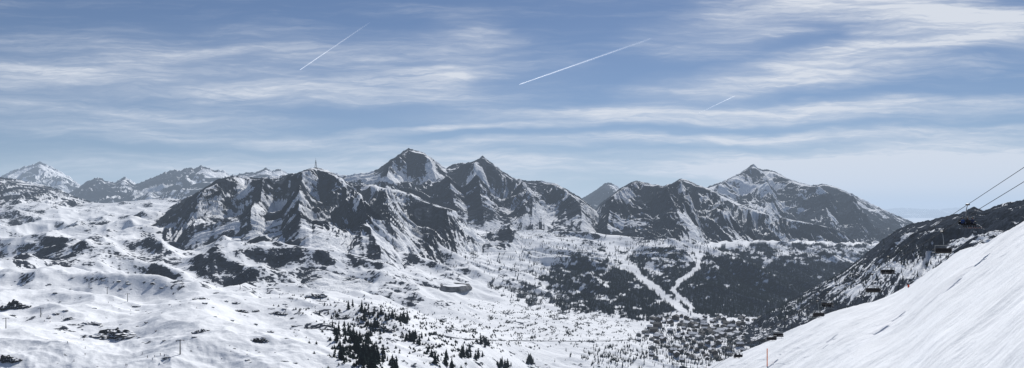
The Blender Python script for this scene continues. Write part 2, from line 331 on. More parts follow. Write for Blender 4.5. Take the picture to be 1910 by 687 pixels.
E1 = mountain('mountain', 'snow-streaked ridge with two low summits before the far right peak', [(1075,446,5600),(1100,408,6000),(1120,380,6000),(1138,366,6000),(1150,357,6000),(1168,346,6000),(1186,337,6000),(1202,341,6000),(1220,346,6000),(1236,347,6000),(1252,343,6000),(1262,337,6000),(1272,333,6000),(1285,339,6000),(1302,346,6000),(1325,353,6000),(1350,366,6000),(1375,380,6000),(1420,394,6000),(1480,408,6000),(1560,424,5900),(1640,448,5600)],
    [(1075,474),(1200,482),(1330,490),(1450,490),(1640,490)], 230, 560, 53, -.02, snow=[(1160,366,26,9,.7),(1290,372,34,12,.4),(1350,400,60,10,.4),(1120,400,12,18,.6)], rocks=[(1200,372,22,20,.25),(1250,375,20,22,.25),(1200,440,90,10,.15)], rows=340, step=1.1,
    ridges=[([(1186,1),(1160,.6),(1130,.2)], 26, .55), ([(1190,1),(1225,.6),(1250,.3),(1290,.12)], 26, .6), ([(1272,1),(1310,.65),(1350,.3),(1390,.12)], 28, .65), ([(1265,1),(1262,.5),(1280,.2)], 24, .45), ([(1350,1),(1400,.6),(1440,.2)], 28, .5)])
farF = mountain('distant_mountain', 'faint pale mountains on the hazy horizon at far right', [(1500,404,60000),(1580,397,60000),(1640,391,60000),(1680,388,60000),(1740,391,60000),(1800,387,60000),(1860,392,60000),(1950,388,60000),(2160,392,60000)],
    [(1500,406,52000),(2160,406,52000)], 300, 4000, 61, .5, mat=MT_far, rows=60, step=3)
G = mountain('dark_ridge', 'dark rocky ridge with conifers and snow patches behind the ski slope', [(1340,628,2000),(1400,602,2080),(1440,577,2080),(1500,546,2050),(1540,524,2000),(1580,501,1900),(1600,486,1850),(1620,470,1800),(1640,453,1750),(1660,437,1700),(1680,426,1650),(1700,417,1600),(1740,410,1500),(1770,402,1400),(1790,399,1350),(1802,394,1300),(1815,387,1280),(1826,390,1265),(1834,394,1250),(1860,384,1200),(1890,378,1150),(1910,373,1100),(2160,330,900)],
    [(1340,646,1650),(1400,618,1700),(1480,602,1550),(1560,590,1300),(1700,575,900),(1910,540,600),(2160,500,450)], 66, 180, 71, .16, snow=[(1590,540,90,24,1.1),(1700,500,80,18,1.1),(1650,505,50,16,.5),(1840,450,60,10,.7),(1760,478,60,12,.6),(1480,588,80,20,.5)], rocks=[(1800,405,120,20,.5),(1640,462,40,14,.45)], mat=MT_ridge, rows=260, step=1.2, gully=.7)

# ---- near ski slope
hc = [(-200,1100,120),(500,1050,150),(900,960,190),(1150,800,250),(1290,702,255),(1320,687,250),(1400,651,235),(1450,628,226),(1500,603,215),(1560,578,205),(1620,563,200),(1660,551,192),(1690,537,182),(1720,515,170),(1760,488,152),(1800,467,140),(1850,445,122),(1910,415,105),(2000,372,95),(2160,300,82)]
hb = [(-200,1300,10),(500,1300,10),(900,1200,12),(1150,860,180),(1290,770,195),(1400,735,140),(1600,735,72),(1750,735,44),(1910,735,28),(2160,735,20)]
u = np.arange(-200, 2160, 1.5)
yc = np.interp(u, *zip(*[(a, b) for a, b, c in hc])); Dc = np.interp(u, *zip(*[(a, c) for a, b, c in hc]))
yb = np.interp(u, *zip(*[(a, b) for a, b, c in hb])); Db = np.interp(u, *zip(*[(a, c) for a, b, c in hb]))
yc, Dc, yb, Db = [blur(a[None], 9, 1)[0] for a in (yc, Dc, yb, Db)]
t = np.linspace(0, 1, 330)[:, None]; D = Db*(Dc/Db)**t; Zc = (HY-yc)/F*Dc; Zb_ = (HY-yb)/F*Db
Z = Zb_+(Zc-Zb_)*((D-Db)/(Dc-Db))
tk = np.linspace(0, 1, 51)[1:, None]; D = np.vstack([D, Dc*(1+tk*.7)]); Z = np.vstack([Z, Zc-tk*(1+tk)*Dc*.30])
U = np.broadcast_to(u, D.shape); X = (U-CX)/F*D
q1 = (X*.8+D*.6+2.5*fbm(X/30, D/30, 2, 87)); q2 = (-X*.6+D*.8)
patch = sstep(-.1, .4, fbm(X/26, D/30, 3, 89))
Z = Z+.8*fbm(X/22, D/22, 3, 81)+.38*fbm(X/6, D/8, 4, 84)+(.02+.06*patch)*ridged(q1/3.2, q2/40, 3, 86)+.04*gn(X/.9, D/.9, 88)
H = build_sheet('ski_slope', u, X, D, Z, MT_slope, -2+0*D, 0*D, 330, 'steep white ski slope rising to the right in the foreground', 'ski slope')

# ------------------------------------------------------------------ trees
def conifer_arrays(seed, tiers, nb, core=True, wid=.17):
    r = random.Random(seed); V = []; Fc = []
    for i in range(tiers):
        z = .08+.88*(i/(tiers-1))**.95; R = wid*(1-z)**.75+.012; R *= r.uniform(.7, 1.25)
        n = max(4, int(nb*(1-.5*z))); a0 = r.random()*6.28
        for k in range(n):
            a = a0+6.283*k/n+r.uniform(-.25, .25); l = R*r.uniform(.6, 1.25); dz = -.035-.05*r.random()*(1-z)
            w = l*.42; ca, sa = math.cos(a), math.sin(a); b = len(V)
            V += [(0, 0, z+.045), (ca*l*.6-sa*w, sa*l*.6+ca*w, z+dz*.7), (ca*l, sa*l, z+dz), (ca*l*.6+sa*w, sa*l*.6-ca*w, z+dz*.7), (ca*l*.55, sa*l*.55, z+.012)]
            Fc += [(b, b+1, b+4), (b+1, b+2, b+4), (b+2, b+3, b+4), (b+3, b, b+4)]
    if core:
        b = len(V); m = 7
        for k in range(m):
            a = 6.283*k/m; V.append((math.cos(a)*wid*.5*r.uniform(.7, 1.1), math.sin(a)*wid*.5*r.uniform(.7, 1.1), .12))
        V.append((0, 0, .93))
        for k in range(m): Fc.append((b+k, b+(k+1) % m, b+m))
    return V, Fc
def foliage_mat(name, c):
    m, nt, b = newmat(name); N = nt.nodes; L = nt.links
    g = N.new('ShaderNodeNewGeometry'); n = N.new('ShaderNodeTexNoise'); n.inputs['Scale'].default_value = .45; n.inputs['Detail'].default_value = 4
    r = N.new('ShaderNodeValToRGB'); r.color_ramp.elements[0].position = .35; r.color_ramp.elements[1].position = .68
    r.color_ramp.elements[0].color = (*[v*.5 for v in c], 1); r.color_ramp.elements[1].color = (*[v*1.8 for v in c], 1)
    L.new(g.outputs['Position'], n.inputs['Vector']); L.new(n.outputs['Fac'], r.inputs['Fac']); L.new(r.outputs['Color'], b.inputs['Base Color'])
    b.inputs['Roughness'].default_value = .9; b.inputs['Specular IOR Level'].default_value = 0
    return m
M_fol = foliage_mat('conifer_needles', (.018, .026, .025)); M_bark = simple('bark', (.06, .045, .035), .9, spec=0)
def mesh(name, V, Fc, mat):
    me = bpy.data.meshes.new(name); me.from_pydata([tuple(v) for v in V], [], Fc); me.update(); me.materials.append(mat); return me
def trunk_mesh():
    V, Fc = [], []; m = 7
    for z, r in ((-.06, .022), (.0, .02), (.1, .016), (.5, .009), (.96, .002)):
        for k in range(m): V.append((math.cos(6.283*k/m)*r, math.sin(6.283*k/m)*r, z))
    for j in range(4):
        for k in range(m): Fc.append((j*m+k, j*m+(k+1) % m, (j+1)*m+(k+1) % m, (j+1)*m+k))
    return mesh('trunk', V, Fc, M_bark)
TR = trunk_mesh()
protos = []
for i, (ti, nb, w) in enumerate(((16, 10, .24), (14, 9, .30), (17, 11, .21), (12, 9, .38))):
    V, Fc = conifer_arrays(100+i, ti, nb, True, w); protos.append(mesh('crown', V, Fc, M_fol))
def conifer(pos, h, label, group, k=None):
    e = empty('conifer_tree', pos, random.random()*6.28); e.scale = (h*random.uniform(.9, 1.3), h*random.uniform(.9, 1.3), h)
    tag(e, label, 'tree', group)
    link('trunk', TR, e); link('crown', protos[k if k is not None else random.randrange(4)], e)
def scatter(zone, n, hh, label, group, sh=ground):
    for _ in range(n):
        (u0, y0), (u1, y1), su, sy = random.choice(zone); t = random.random()
        uu = u0+(u1-u0)*t+random.gauss(0, su); yy = min(690, y0+(y1-y0)*t+random.gauss(0, sy))
        p = hit(sh, uu, yy); p.z -= .3
        conifer(p, hh[0]+(hh[1]-hh[0])*random.random()**1.5, label, group)
scatter([((615,580),(650,635),9,5), ((655,640),(690,688),9,6), ((658,635),(692,685),9,7), ((672,592),(700,620),8,5), ((625,605),(640,680),6,7), ((695,662),(740,690),8,5), ((655,655),(685,690),8,5), ((665,575),(712,596),9,4), ((680,630),(700,670),6,6)], 175, (3.5, 12), 'dark conifer in the dense stand on the knoll at bottom centre', 'conifers in the stand on the knoll')
scatter([((733,596),(761,600),5,3)], 24, (5, 12), 'dark conifer in the tight clump at the right edge of the knoll', 'conifers in the tight clump')
scatter([((757,632),(792,640),7,4), ((805,660),(840,688),7,5)], 32, (4, 11), 'dark conifer on the slope just right of the knoll stand', 'conifers right of the knoll')
scatter([((855,662),(906,672),6,3), ((924,678),(946,688),4,3), ((987,672),(994,680),4,4), ((888,640),(906,645),4,3)], 50, (7, 14), 'dark conifer in the row along the bottom edge, centre', 'conifers along the bottom edge')
scatter([((500,545),(600,560),22,4), ((560,575),(610,590),10,4)], 18, (2, 5), 'low dark pine among rocks on the crest left of the knoll', 'low pines on the crest')

def stuff(name, label, cat, pts, hs, seed, low=False):
    pr = []
    for i in range(4):
        V, Fc = conifer_arrays(seed+i, 5, 6, True, .3 if low else .22); pr.append((np.array(V), np.array(Fc)))
    AV, AF = [], []; off = 0
    for p, h in zip(pts, hs):
        V, Fc = pr[random.randrange(4)]; a = random.random()*6.28; ca, sa = math.cos(a), math.sin(a)
        w = np.stack([(V[:,0]*ca-V[:,1]*sa)*h*(2.0 if low else 1), (V[:,0]*sa+V[:,1]*ca)*h*(2.0 if low else 1), V[:,2]*h-.05*h], -1)+np.array(p)
        AV.append(w); AF.append(Fc+off); off += len(V)
    AV = np.concatenate(AV).astype(np.float32); AF = np.concatenate(AF).astype(np.int32)
    me = bpy.data.meshes.new(name); me.vertices.add(len(AV)); me.vertices.foreach_set('co', AV.ravel())
    me.loops.add(len(AF)*3); me.loops.foreach_set('vertex_index', AF.ravel()); me.polygons.add(len(AF)); me.polygons.foreach_set('loop_start', np.arange(0, len(AF)*3, 3, dtype=np.int32))
    me.update(calc_edges=True); me.materials.append(M_fol)
    return tag(link(name, me), label, cat, None, 'stuff')
def pick(sh, w, n):
    w = w[:sh.n]; p = w.ravel()/w.sum(); idx = RS.choice(w.size, n, p=p)
    r, c = np.divmod(idx, w.shape[1]); j = RS.rand(n)-.5
    return np.stack([sh.X[r, c]+j*4, sh.D[r, c]+j*6, sh.Z[r, c]-.4], -1)
Ug = np.broadcast_to(gu, ground.D.shape)
w = np.clip(ground.forest, 0, 1)**1.5
pts = pick(ground, w, 10500); stuff('forest', 'dark conifer forest covering the valley side above the village', 'forest', pts, RS.uniform(7, 13, len(pts)), 300)
clump = np.clip(fbm(Ug/16, ground.yp/6, 4, 120)+.08, 0, 1)
w = (np.exp(-((Ug-1180)/170)**2-((ground.yp-468)/22)**2)+.8*np.exp(-((Ug-1010)/60)**2-((ground.yp-480)/40)**2)+.5*np.exp(-((Ug-880)/70)**2-((ground.yp-470)/30)**2)+.9*np.exp(-((Ug-1450)/110)**2-((ground.yp-472)/20)**2))*clump**1.5
pts = pick(ground, w, 2400); stuff('scattered_trees', 'thin scatter of dark conifers on the snowy terraces above the forest', 'trees', pts, RS.uniform(6, 12, len(pts)), 320)
w = (np.exp(-(((Ug-990)/200)**2+((ground.yp-605)/40)**2)**2)+.7*np.exp(-((Ug-820)/50)**2-((ground.yp-640)/30)**2)+.5*np.exp(-((Ug-700)/70)**2-((ground.yp-590)/25)**2))*clump**1.7
pts = pick(ground, w, 4200); stuff('dwarf_pine', 'low dark dwarf pine scrub speckling the snowy valley floor', 'scrub', pts, RS.uniform(1.2, 4.0, len(pts)), 340, True)
cl2_ = np.clip(fbm(Ug/13, ground.yp/9, 4, 126)+.06, 0, 1)
w = (np.exp(-((Ug-660)/42)**2-((ground.yp-640)/45)**2)+.7*np.exp(-((Ug-715)/45)**2-((ground.yp-612)/28)**2)+.3*np.exp(-((Ug-570)/50)**2-((ground.yp-570)/16)**2))*cl2_
pts = pick(ground, w, 1100); stuff('knoll_scrub', 'dark low pine scrub filling the gaps of the stand on the knoll', 'scrub', pts, RS.uniform(1.2, 4., len(pts)), 344, True)
w = (np.exp(-(((Ug-1335)/130)**2+((ground.yp-636)/46)**2)**2)+.6*np.exp(-((Ug-1150)/50)**2-((ground.yp-665)/16)**2))*(clump**1.3+.03)*(ground.yp > 604)
pts = pick(ground, w, 4200); stuff('village_trees', 'dark conifers standing between the houses of the valley village', 'trees', pts, RS.uniform(3.5, 8, len(pts)), 350)
Gu = np.broadcast_to(G.u, G.D.shape)
cl = np.clip(fbm(Gu/18, G.yp/10, 4, 130)+.12, 0, 1)
w = (1.6*np.exp(-((Gu-1480)/70)**2-((G.yp-575)/28)**2)+np.exp(-((Gu-1600)/60)**2-((G.yp-525)/24)**2)+.6*np.exp(-((Gu-1720)/60)**2-((G.yp-485)/22)**2))*cl
pts = pick(G, w, 1500); stuff('ridge_trees', 'dark conifers on the lower flank of the dark ridge by the ski slope', 'trees', pts, RS.uniform(5, 11, len(pts)), 360)

# ------------------------------------------------------------------ rock outcrops
def rock_mat():
    m, nt, b = newmat('outcrop_rock'); N = nt.nodes; L = nt.links
    g = N.new('ShaderNodeNewGeometry'); sp = N.new('ShaderNodeSeparateXYZ'); L.new(g.outputs['Normal'], sp.inputs[0])
    n = N.new('ShaderNodeTexNoise'); n.inputs['Scale'].default_value = .5; n.inputs['Detail'].default_value = 7; L.new(g.outputs['Position'], n.inputs['Vector'])
    a = N.new('ShaderNodeMath'); a.operation = 'MULTIPLY_ADD'; L.new(n.outputs['Fac'], a.inputs[0]); a.inputs[1].default_value = .9; L.new(sp.outputs[2], a.inputs[2])
    r = N.new('ShaderNodeMapRange'); L.new(a.outputs[0], r.inputs[0]); r.inputs[1].default_value = 1.2; r.inputs[2].default_value = 1.32
    mx = N.new('ShaderNodeMix'); mx.data_type = 'RGBA'; L.new(r.outputs[0], mx.inputs['Factor'])
    rp = N.new('ShaderNodeValToRGB'); rp.color_ramp.elements[0].color = (.012, .013, .016, 1); rp.color_ramp.elements[1].color = (.06, .063, .07, 1); L.new(n.outputs['Fac'], rp.inputs['Fac'])
    L.new(rp.outputs['Color'], mx.inputs[6]); mx.inputs[7].default_value = (*SNOW, 1); L.new(mx.outputs[2], b.inputs['Base Color']); b.inputs['Roughness'].default_value = .9; b.inputs['Specular IOR Level'].default_value = 0
    return m
M_rock = rock_mat()
def outcrop(uu, yy, wpx, hpx, label, seed):
    p = hit(ground, uu, yy); sc = p.y/F; W, Hh = wpx*sc, hpx*sc
    r = random.Random(seed); bm = bmesh.new(); n = max(4, int(wpx/7))
    for k in range(n):
        b0 = bmesh.new(); bmesh.ops.create_icosphere(b0, subdivisions=3, radius=1)
        cx = ((k+.5)/n-.5)*W*.85; cy = r.uniform(-.12, .12)*W; rx = W*max(.8/n, r.uniform(.12, .2)); rz = Hh*r.uniform(.3, .8)*(1-abs(cx/W)); o = Vector((r.random()*50, r.random()*50, seed))
        g = hit(ground, CX+F*(p.x+cx)/(p.y), yy)
        vs = []
        for v in b0.verts:
            d = 1+.5*mnoise.noise(v.co*1.9+o)+.4*mnoise.noise(v.co*4.5+o)
            vs.append(bm.verts.new((cx+v.co.x*rx*d, cy+v.co.y*rx*d, v.co.z*rz*d+(g.z-p.z)*.5)))
        for f in b0.faces: bm.faces.new([vs[v.index] for v in f.verts])
        b0.free()
    me = bpy.data.meshes.new('rock_outcrop'); bm.to_mesh(me); bm.free(); me.materials.append(M_rock)
    o = link('rock_outcrop', me); o.location = p; tag(o, label, 'rock')
for i, a in enumerate([(212,628,104,18,'long dark rock outcrop in the smooth snow at lower left'),(25,576,52,18,'dark rock outcrop at the left edge above the smooth piste'),(18,672,40,14,'dark rock outcrop in the bottom left corner'),
    (482,637,30,12,'small dark boulder group in open snow left of the knoll'),(522,586,30,8,'flat dark rocks below the low crest pines'),(375,558,28,7,'dark rocks on the crest at the head of the piste'),(375,620,34,7,'low dark rocks between the long outcrop and the boulder group'),
    (585,553,50,9,'dark rocky lip left of the conifer knoll'),(170,604,34,6,'small rock strip just above the long outcrop'),(130,596,24,6,'little rock patch above left of the long outcrop'),(450,582,30,6,'rocks breaking the snow beside the flat dark rocks'),(640,595,36,9,'dark rocks at the head of the knoll stand'),(715,615,40,12,'dark rocks in the middle of the knoll')]):
    outcrop(*a, 500+i)
bp_ = []
for i in range(6):
    bm = bmesh.new(); bmesh.ops.create_icosphere(bm, subdivisions=3, radius=1); o = Vector((i*7.1, 3, i))
    for v in bm.verts:
        d = 1+.6*mnoise.noise(v.co*1.6+o)+.35*mnoise.noise(v.co*4+o); v.co = Vector((v.co.x*d, v.co.y*d*.9, v.co.z*d*.55))
    me = bpy.data.meshes.new('boulder'); bm.to_mesh(me); bm.free(); me.materials.append(M_rock); bp_.append(me)
for (a, b, su, sy, n, where) in (((20,600),(360,600),60,22,26,'scattered over the smooth left snowfield'), ((380,565),(620,600),30,14,40,'scattered below the low crest left of the knoll'), ((300,640),(600,660),60,16,20,'scattered on the open snow left of the conifer stand'), ((60,530),(500,540),60,8,36,'scattered along the upper edge of the left piste')):
    for _ in range(n):
        t = random.random(); p = hit(ground, a[0]+(b[0]-a[0])*t+random.gauss(0, su), a[1]+(b[1]-a[1])*t+random.gauss(0, sy))
        o = link('boulder', random.choice(bp_)); sc = p.y/F*(1.2+3.6*random.random()**2.2); o.location = p; o.scale = (sc*random.uniform(1, 2), sc*1.2, sc*random.uniform(.7, 1.1)); o.rotation_euler = (0, 0, random.gauss(0, .5))
        tag(o, 'small dark boulder '+where, 'rock', 'boulders '+where)

# ------------------------------------------------------------------ village
M_plaster = simple('plaster', (.34, .34, .33), .9, var=.2); M_wood = simple('dark_wood', (.05, .035, .025), .8); M_wood2 = simple('brown_wood', (.07, .05, .038), .8)
M_roofd = simple('dark_roof', (.03, .03, .034), .8); M_roofs = simple('snowy_roof', (.6, .62, .66), .8, var=.35, scale=.3); M_glass = simple('window_glass', (.03, .035, .045), .2, spec=.6)
def boxv(V, Fc, x0, x1, y0, y1, z0, z1):
    b = len(V); V += [(x0,y0,z0),(x1,y0,z0),(x1,y1,z0),(x0,y1,z0),(x0,y0,z1),(x1,y0,z1),(x1,y1,z1),(x0,y1,z1)]
    Fc += [tuple(b+i for i in q) for q in ((0,3,2,1),(4,5,6,7),(0,1,5,4),(1,2,6,5),(2,3,7,6),(3,0,4,7))]
def house(w, d, h, rh, wall, roof, nwin, nst):
    e = empty('house', (0, 0, 0))
    V = [(-w/2,-d/2,-4),(w/2,-d/2,-4),(w/2,d/2,-4),(-w/2,d/2,-4),(-w/2,-d/2,h),(w/2,-d/2,h),(w/2,d/2,h),(-w/2,d/2,h),(0,-d/2,h+rh-.15),(0,d/2,h+rh-.15)]
    link('wall', mesh('wall', V, [(0,1,5,8,4),(1,2,6,5),(2,3,7,9,6),(3,0,4,7)], wall), e)
    o = 1.3; s = rh/(w/2); e0 = h-o*s; V = []; Fc = []
    for sx in (-1, 1):
        b = len(V); V += [(0,-d/2-o,h+rh),(sx*(w/2+o),-d/2-o,e0),(sx*(w/2+o),d/2+o,e0),(0,d/2+o,h+rh),(0,-d/2-o,h+rh+.5),(sx*(w/2+o),-d/2-o,e0+.5),(sx*(w/2+o),d/2+o,e0+.5),(0,d/2+o,h+rh+.5)]
        Fc += [tuple(b+i for i in q) for q in ((0,1,2,3),(4,7,6,5),(0,4,5,1),(1,5,6,2),(2,6,7,3))]
    rf = link('roof', mesh('roof', V, Fc, roof), e)
    V, Fc = [], []; boxv(V, Fc, w*.2, w*.2+1, 0, 1.2, h+rh*.3, h+rh+1.4); link('chimney', mesh('chimney', V, Fc, M_plaster), rf)
    V, Fc = [], []; boxv(V, Fc, -.55, .55, -.06, .06, 0, 1.4); wm = mesh('window', V, Fc, M_glass)
    for j in range(nst):
        for i in range(nwin):
            x = link('window', wm, e); x.location = (-w/2+(i+.5)*w/nwin, -d/2-.05, 1+j*2.9)
        if j:
            V, Fc = [], []; boxv(V, Fc, -w*.46, w*.46, -d/2-1.1, -d/2-.12, j*2.9-.2, j*2.9+.75); link('balcony', mesh('balcony', V, Fc, M_wood), e)
    return e
HP = [house(11,12,5.6,2.9,M_plaster,M_roofd,4,2), house(10,11,5.6,2.7,M_wood,M_roofs,3,2), house(14,21,8.6,3.4,M_plaster,M_roofs,5,3), house(12,17,8,3.2,M_wood2,M_roofs,4,3), house(16,18,9,3.8,M_wood2,M_roofd,5,3), house(9,10,5.2,2.5,M_wood2,M_roofd,3,2)]
hd = ['grey plastered chalet, dark gable roof,', 'dark timber chalet, snowy roof,', 'long plastered hotel, snowy roof,', 'brown timber guesthouse, snowy roof,', 'large brown hotel, dark roof,', 'small brown chalet, dark roof,']
zones = [((1215,607),(1222,645),10,8,'on the left side of the village'), ((1250,600),(1350,604),22,4,'at the upper edge of the village'), ((1280,630),(1390,622),32,9,'in the middle of the village'), ((1390,603),(1440,612),16,6,'below the dark ridge at village right'), ((1265,662),(1350,650),28,8,'at the lower edge of the village')]
nz_ = [16, 34, 70, 24, 28]; usedp = set(); placed = []
for (a, b, su, sy, where), n in zip(zones, nz_):
    for _ in range(n):
        for tr in range(30):
            t = random.random(); uu = a[0]+(b[0]-a[0])*t+random.gauss(0, su); yy = min(680, a[1]+(b[1]-a[1])*t+random.gauss(0, sy)); p = hit(ground, uu, yy)
            if all((p-q).length > 18 for q in placed): break
        placed.append(p); k = random.choices(range(6), (3, 4, 2, 3, 2, 4))[0]
        if k in usedp: hse = copy_tree(HP[k])
        else: hse = HP[k]; usedp.add(k)
        hse.location = p; hse.rotation_euler = (0, 0, random.gauss(.2, .6)); sc = random.uniform(.75, 1.05)*min(1, (p.y/2000)**1.2); hse.scale = (sc, sc, sc)
        tag(hse, hd[k]+' '+where, 'house', 'village houses: '+hd[k]+' '+where)
for k in range(6):
    if k not in usedp:
        for c in list(HP[k].children_recursive)+[HP[k]]: bpy.data.objects.remove(c)

# road along the valley floor
M_road = simple('asphalt', (.16, .165, .18), .9, scale=.1, spec=0)
def ribbon(name, pts, w, label, cat, mat, up=.6):
    q = []
    for (x1, y1), (x2, y2) in zip(pts, pts[1:]):
        n = max(2, int(math.hypot(x2-x1, y2-y1)/4))
        for i in range(n): t = i/n; q.append(hit(ground, x1+(x2-x1)*t, y1+(y2-y1)*t))
    q = [sum((q[max(0, min(len(q)-1, i+j))] for j in range(-2, 3)), Vector())/5 for i in range(len(q))]
    V, Fc = [], []
    for i, p in enumerate(q):
        d = (q[min(i+1, len(q)-1)]-q[max(i-1, 0)]); d.z = 0; d.normalize(); nn = Vector((-d.y, d.x, 0))*w/2
        for m in (p-nn*1.15, p-nn, p+nn, p+nn*1.15): V.append((m.x, m.y, p.z+up))
        V[-4] = (V[-4][0], V[-4][1], p.z-1.5); V[-1] = (V[-1][0], V[-1][1], p.z-1.5)
        if i:
            for k in range(3): b = len(V)-8+k; Fc.append((b, b+1, b+5, b+4))
    tag(link(name, mesh(name, V, Fc, mat)), label, cat, None, 'structure')
ribbon('road', [(800,622),(860,632),(930,635),(1000,636),(1080,637),(1150,636),(1200,632),(1212,618),(1210,602)], 5, 'thin grey road crossing the snowy valley floor to the village', 'road', M_road, .35)
# round reservoir with a dark embankment
p = hit(ground, 848, 534); V, Fc = [], []; m = 64
for k in range(m):
    a = 6.283*k/m; c, s_ = math.cos(a), math.sin(a); j = 1+.05*math.sin(3*a)
    for r, z in ((44, -6), (36, 3.2+1.2*math.sin(5*a)), (33, 3.2), (26, -1)): V.append((c*r*j*1.0, s_*r*j*1.5, z))
for k in range(m):
    for i in range(3): b = k*4; n = ((k+1) % m)*4; Fc.append((b+i, n+i, n+i+1, b+i+1))
o = empty('reservoir', p); tag(o, 'round reservoir with a dark earth embankment on the snowy terrace', 'reservoir')
link('embankment', mesh('embankment', V, Fc, simple('earth', (.16, .16, .165), .95, scale=.05, var=.9, spec=0)), o)
V = [(math.cos(6.283*k/m)*32, math.sin(6.283*k/m)*48, 1.2) for k in range(m)]
link('snow_cover', mesh('snow_cover', V, [tuple(range(m))], simple('snow', SNOW, .8, var=.05, spec=0)), o)

# ------------------------------------------------------------------ metal things
M_steel = simple('galvanised_steel', (.22, .23, .24), .5, .6); M_dark = simple('dark_steel', (.03, .032, .036), .5, .3); M_pad = simple('black_padding', (.012, .012, .014), .7)
def tube(V, Fc, pts, r, m=8, caps=True):
    pts = [Vector(p) for p in pts]; b0 = len(V)
    for i, p in enumerate(pts):
        d = (pts[min(i+1, len(pts)-1)]-pts[max(0, i-1)]).normalized(); a = Vector((0, 0, 1)) if abs(d.z) < .9 else Vector((1, 0, 0))
        x = d.cross(a).normalized(); y = d.cross(x); rr = r[i] if isinstance(r, (list, tuple)) else r
        for k in range(m): V.append(tuple(p+(x*math.cos(6.283*k/m)+y*math.sin(6.283*k/m))*rr))
        if i:
            for k in range(m): c = b0+(i-1)*m; Fc.append((c+k, c+(k+1) % m, c+m+(k+1) % m, c+m+k))
    if caps: Fc.append(tuple(range(b0, b0+m))); Fc.append(tuple(range(len(V)-m, len(V))))
def tmesh(name, tubes, mat, parent, m=8):
    V, Fc = [], []
    for pts, r in tubes: tube(V, Fc, pts, r, m)
    return link(name, mesh(name, V, Fc, mat), parent)
# summit mast
sm = hit(Cm, 589, 313.5); sm.z -= 4
e = empty('lattice_mast', sm); tag(e, 'tall lattice radio mast on the summit of the broad dark hill', 'mast')
for sx in (-1, 1):
    for sy in (-1, 1): tmesh('leg', [([(sx*5, sy*5, 0), (sx*1.6, sy*1.6, 30), (sx*.9, sy*.9, 40)], .55)], M_dark, e)
br = []
for k in range(6):
    z = k*5; a = 5-3.4*z/30; b = 5-3.4*(z+5)/30
    for s0, s1 in (((-1,-1),(1,-1)),((1,-1),(1,1)),((1,1),(-1,1)),((-1,1),(-1,-1))): br += [([(s0[0]*a, s0[1]*a, z), (s1[0]*b, s1[1]*b, z+5)], .25)]
tmesh('bracing', br, M_dark, e, 5); tmesh('antenna', [([(0,0,36),(0,0,52)], .4)], M_dark, e)
V, Fc = [], []; boxv(V, Fc, -3, 3, -3, 3, 29, 30.5); link('platform', mesh('platform', V, Fc, M_dark), e)

# lift pylons on the left pistes
pe = empty('lift_pylon', (0,0,0))
tmesh('mast', [([(0,0,-1),(0,0,10.5)], [.42, .28])], M_dark, pe); tmesh('crossarm', [([(-2.6,0,10),(2.6,0,10)], .22)], M_dark, pe)
for sx in (-1, 1): tmesh('sheave_train', [([(sx*2.5,-1.6,9.6),(sx*2.5,1.6,9.6)], .25)], M_dark, pe)
pl = [(336,661,'lift pylon with a wide crossarm nearest the bottom of the snowfield'),(11,613,'lift pylon at the left edge of the picture'),(238,563,'lift pylon standing on the upper piste, right one of three'),(200,549,'lift pylon standing on the upper piste, middle one of three'),(166,537,'lift pylon standing on the upper piste, left one of three'),(448,540,'lone lift pylon right of the upper piste'),(76,592,'lift pylon below the rock outcrop at the left edge')]
for i, (uu, yy, lb) in enumerate(pl):
    o = pe if i == 0 else copy_tree(pe); o.location = hit(ground, uu, yy); o.rotation_euler = (0, 0, .5); tag(o, lb, 'pylon', 'lift pylons on the left snowfield')

# chairlift on the right
L1 = [(1805,420),(1657,511),(1544,572),(1452,628)]; L2 = [(1757,472),(1627,545),(1525,590),(1438,634),(1376,666)]
CS = .9; HG = 3.0*CS
def seatpts(Ls, X0): return [Vector((X0, X0*F/(u-CX), (HY-y)/F*X0*F/(u-CX))) for u, y in Ls]
S1 = seatpts(L1, 60); S2 = seatpts(L2, 55)
for nm, S, lb in (('haul_cable', S1, 'upper steel haul cable of the chairlift at the right edge'), ('haul_cable', S2, 'lower steel haul cable of the chairlift at the right edge')):
    g = [p+Vector((0, 0, HG)) for p in S]; d0 = (g[0]-g[1]).normalized(); d1 = (g[-1]-g[-2]).normalized()
    g = [g[0]+d0*90, g[0]+d0*12]+g+[g[-1]+d1*160]
    tag(tmesh(nm, [(g, .034)], M_dark, None, 6), lb, 'cable')
def make_chair():
    e = empty('lift_chair', (0,0,0)); w = 1.2
    tmesh('grip', [([(0,-.35,0),(0,.35,0)], .13)], M_dark, e)
    tmesh('hanger', [([(0,0,0),(0,.25,-.5),(0,.42,-1.2),(0,.45,-1.95)], .06)], M_steel, e)
    tmesh('frame', [([(-w,.42,-1.95),(w,.42,-1.95)], .05), ([(-w,.42,-1.95),(-w,.42,-2.9),(-w,-.28,-3.0)], .05), ([(w,.42,-1.95),(w,.42,-2.9),(w,-.28,-3.0)], .05)], M_steel, e)
    V, Fc = [], []; boxv(V, Fc, -w+.05, w-.05, -.3, .3, -3.05, -2.9); link('seat', mesh('seat', V, Fc, M_pad), e)
    V, Fc = [], []; boxv(V, Fc, -w+.05, w-.05, .3, .4, -2.88, -2.3); link('backrest', mesh('backrest', V, Fc, M_pad), e)
    tmesh('safety_bar', [([(-w,.4,-2.45),(-w,-.42,-2.55),(w,-.42,-2.55),(w,.4,-2.45)], .03)], M_dark, e)
    tmesh('footrest', [([(-.6,-.42,-2.55),(-.6,-.55,-3.4)], .03), ([(.6,-.42,-2.55),(.6,-.55,-3.4)], .03), ([(-w+.1,-.55,-3.4),(w-.1,-.55,-3.4)], .035)], M_steel, e)
    return e
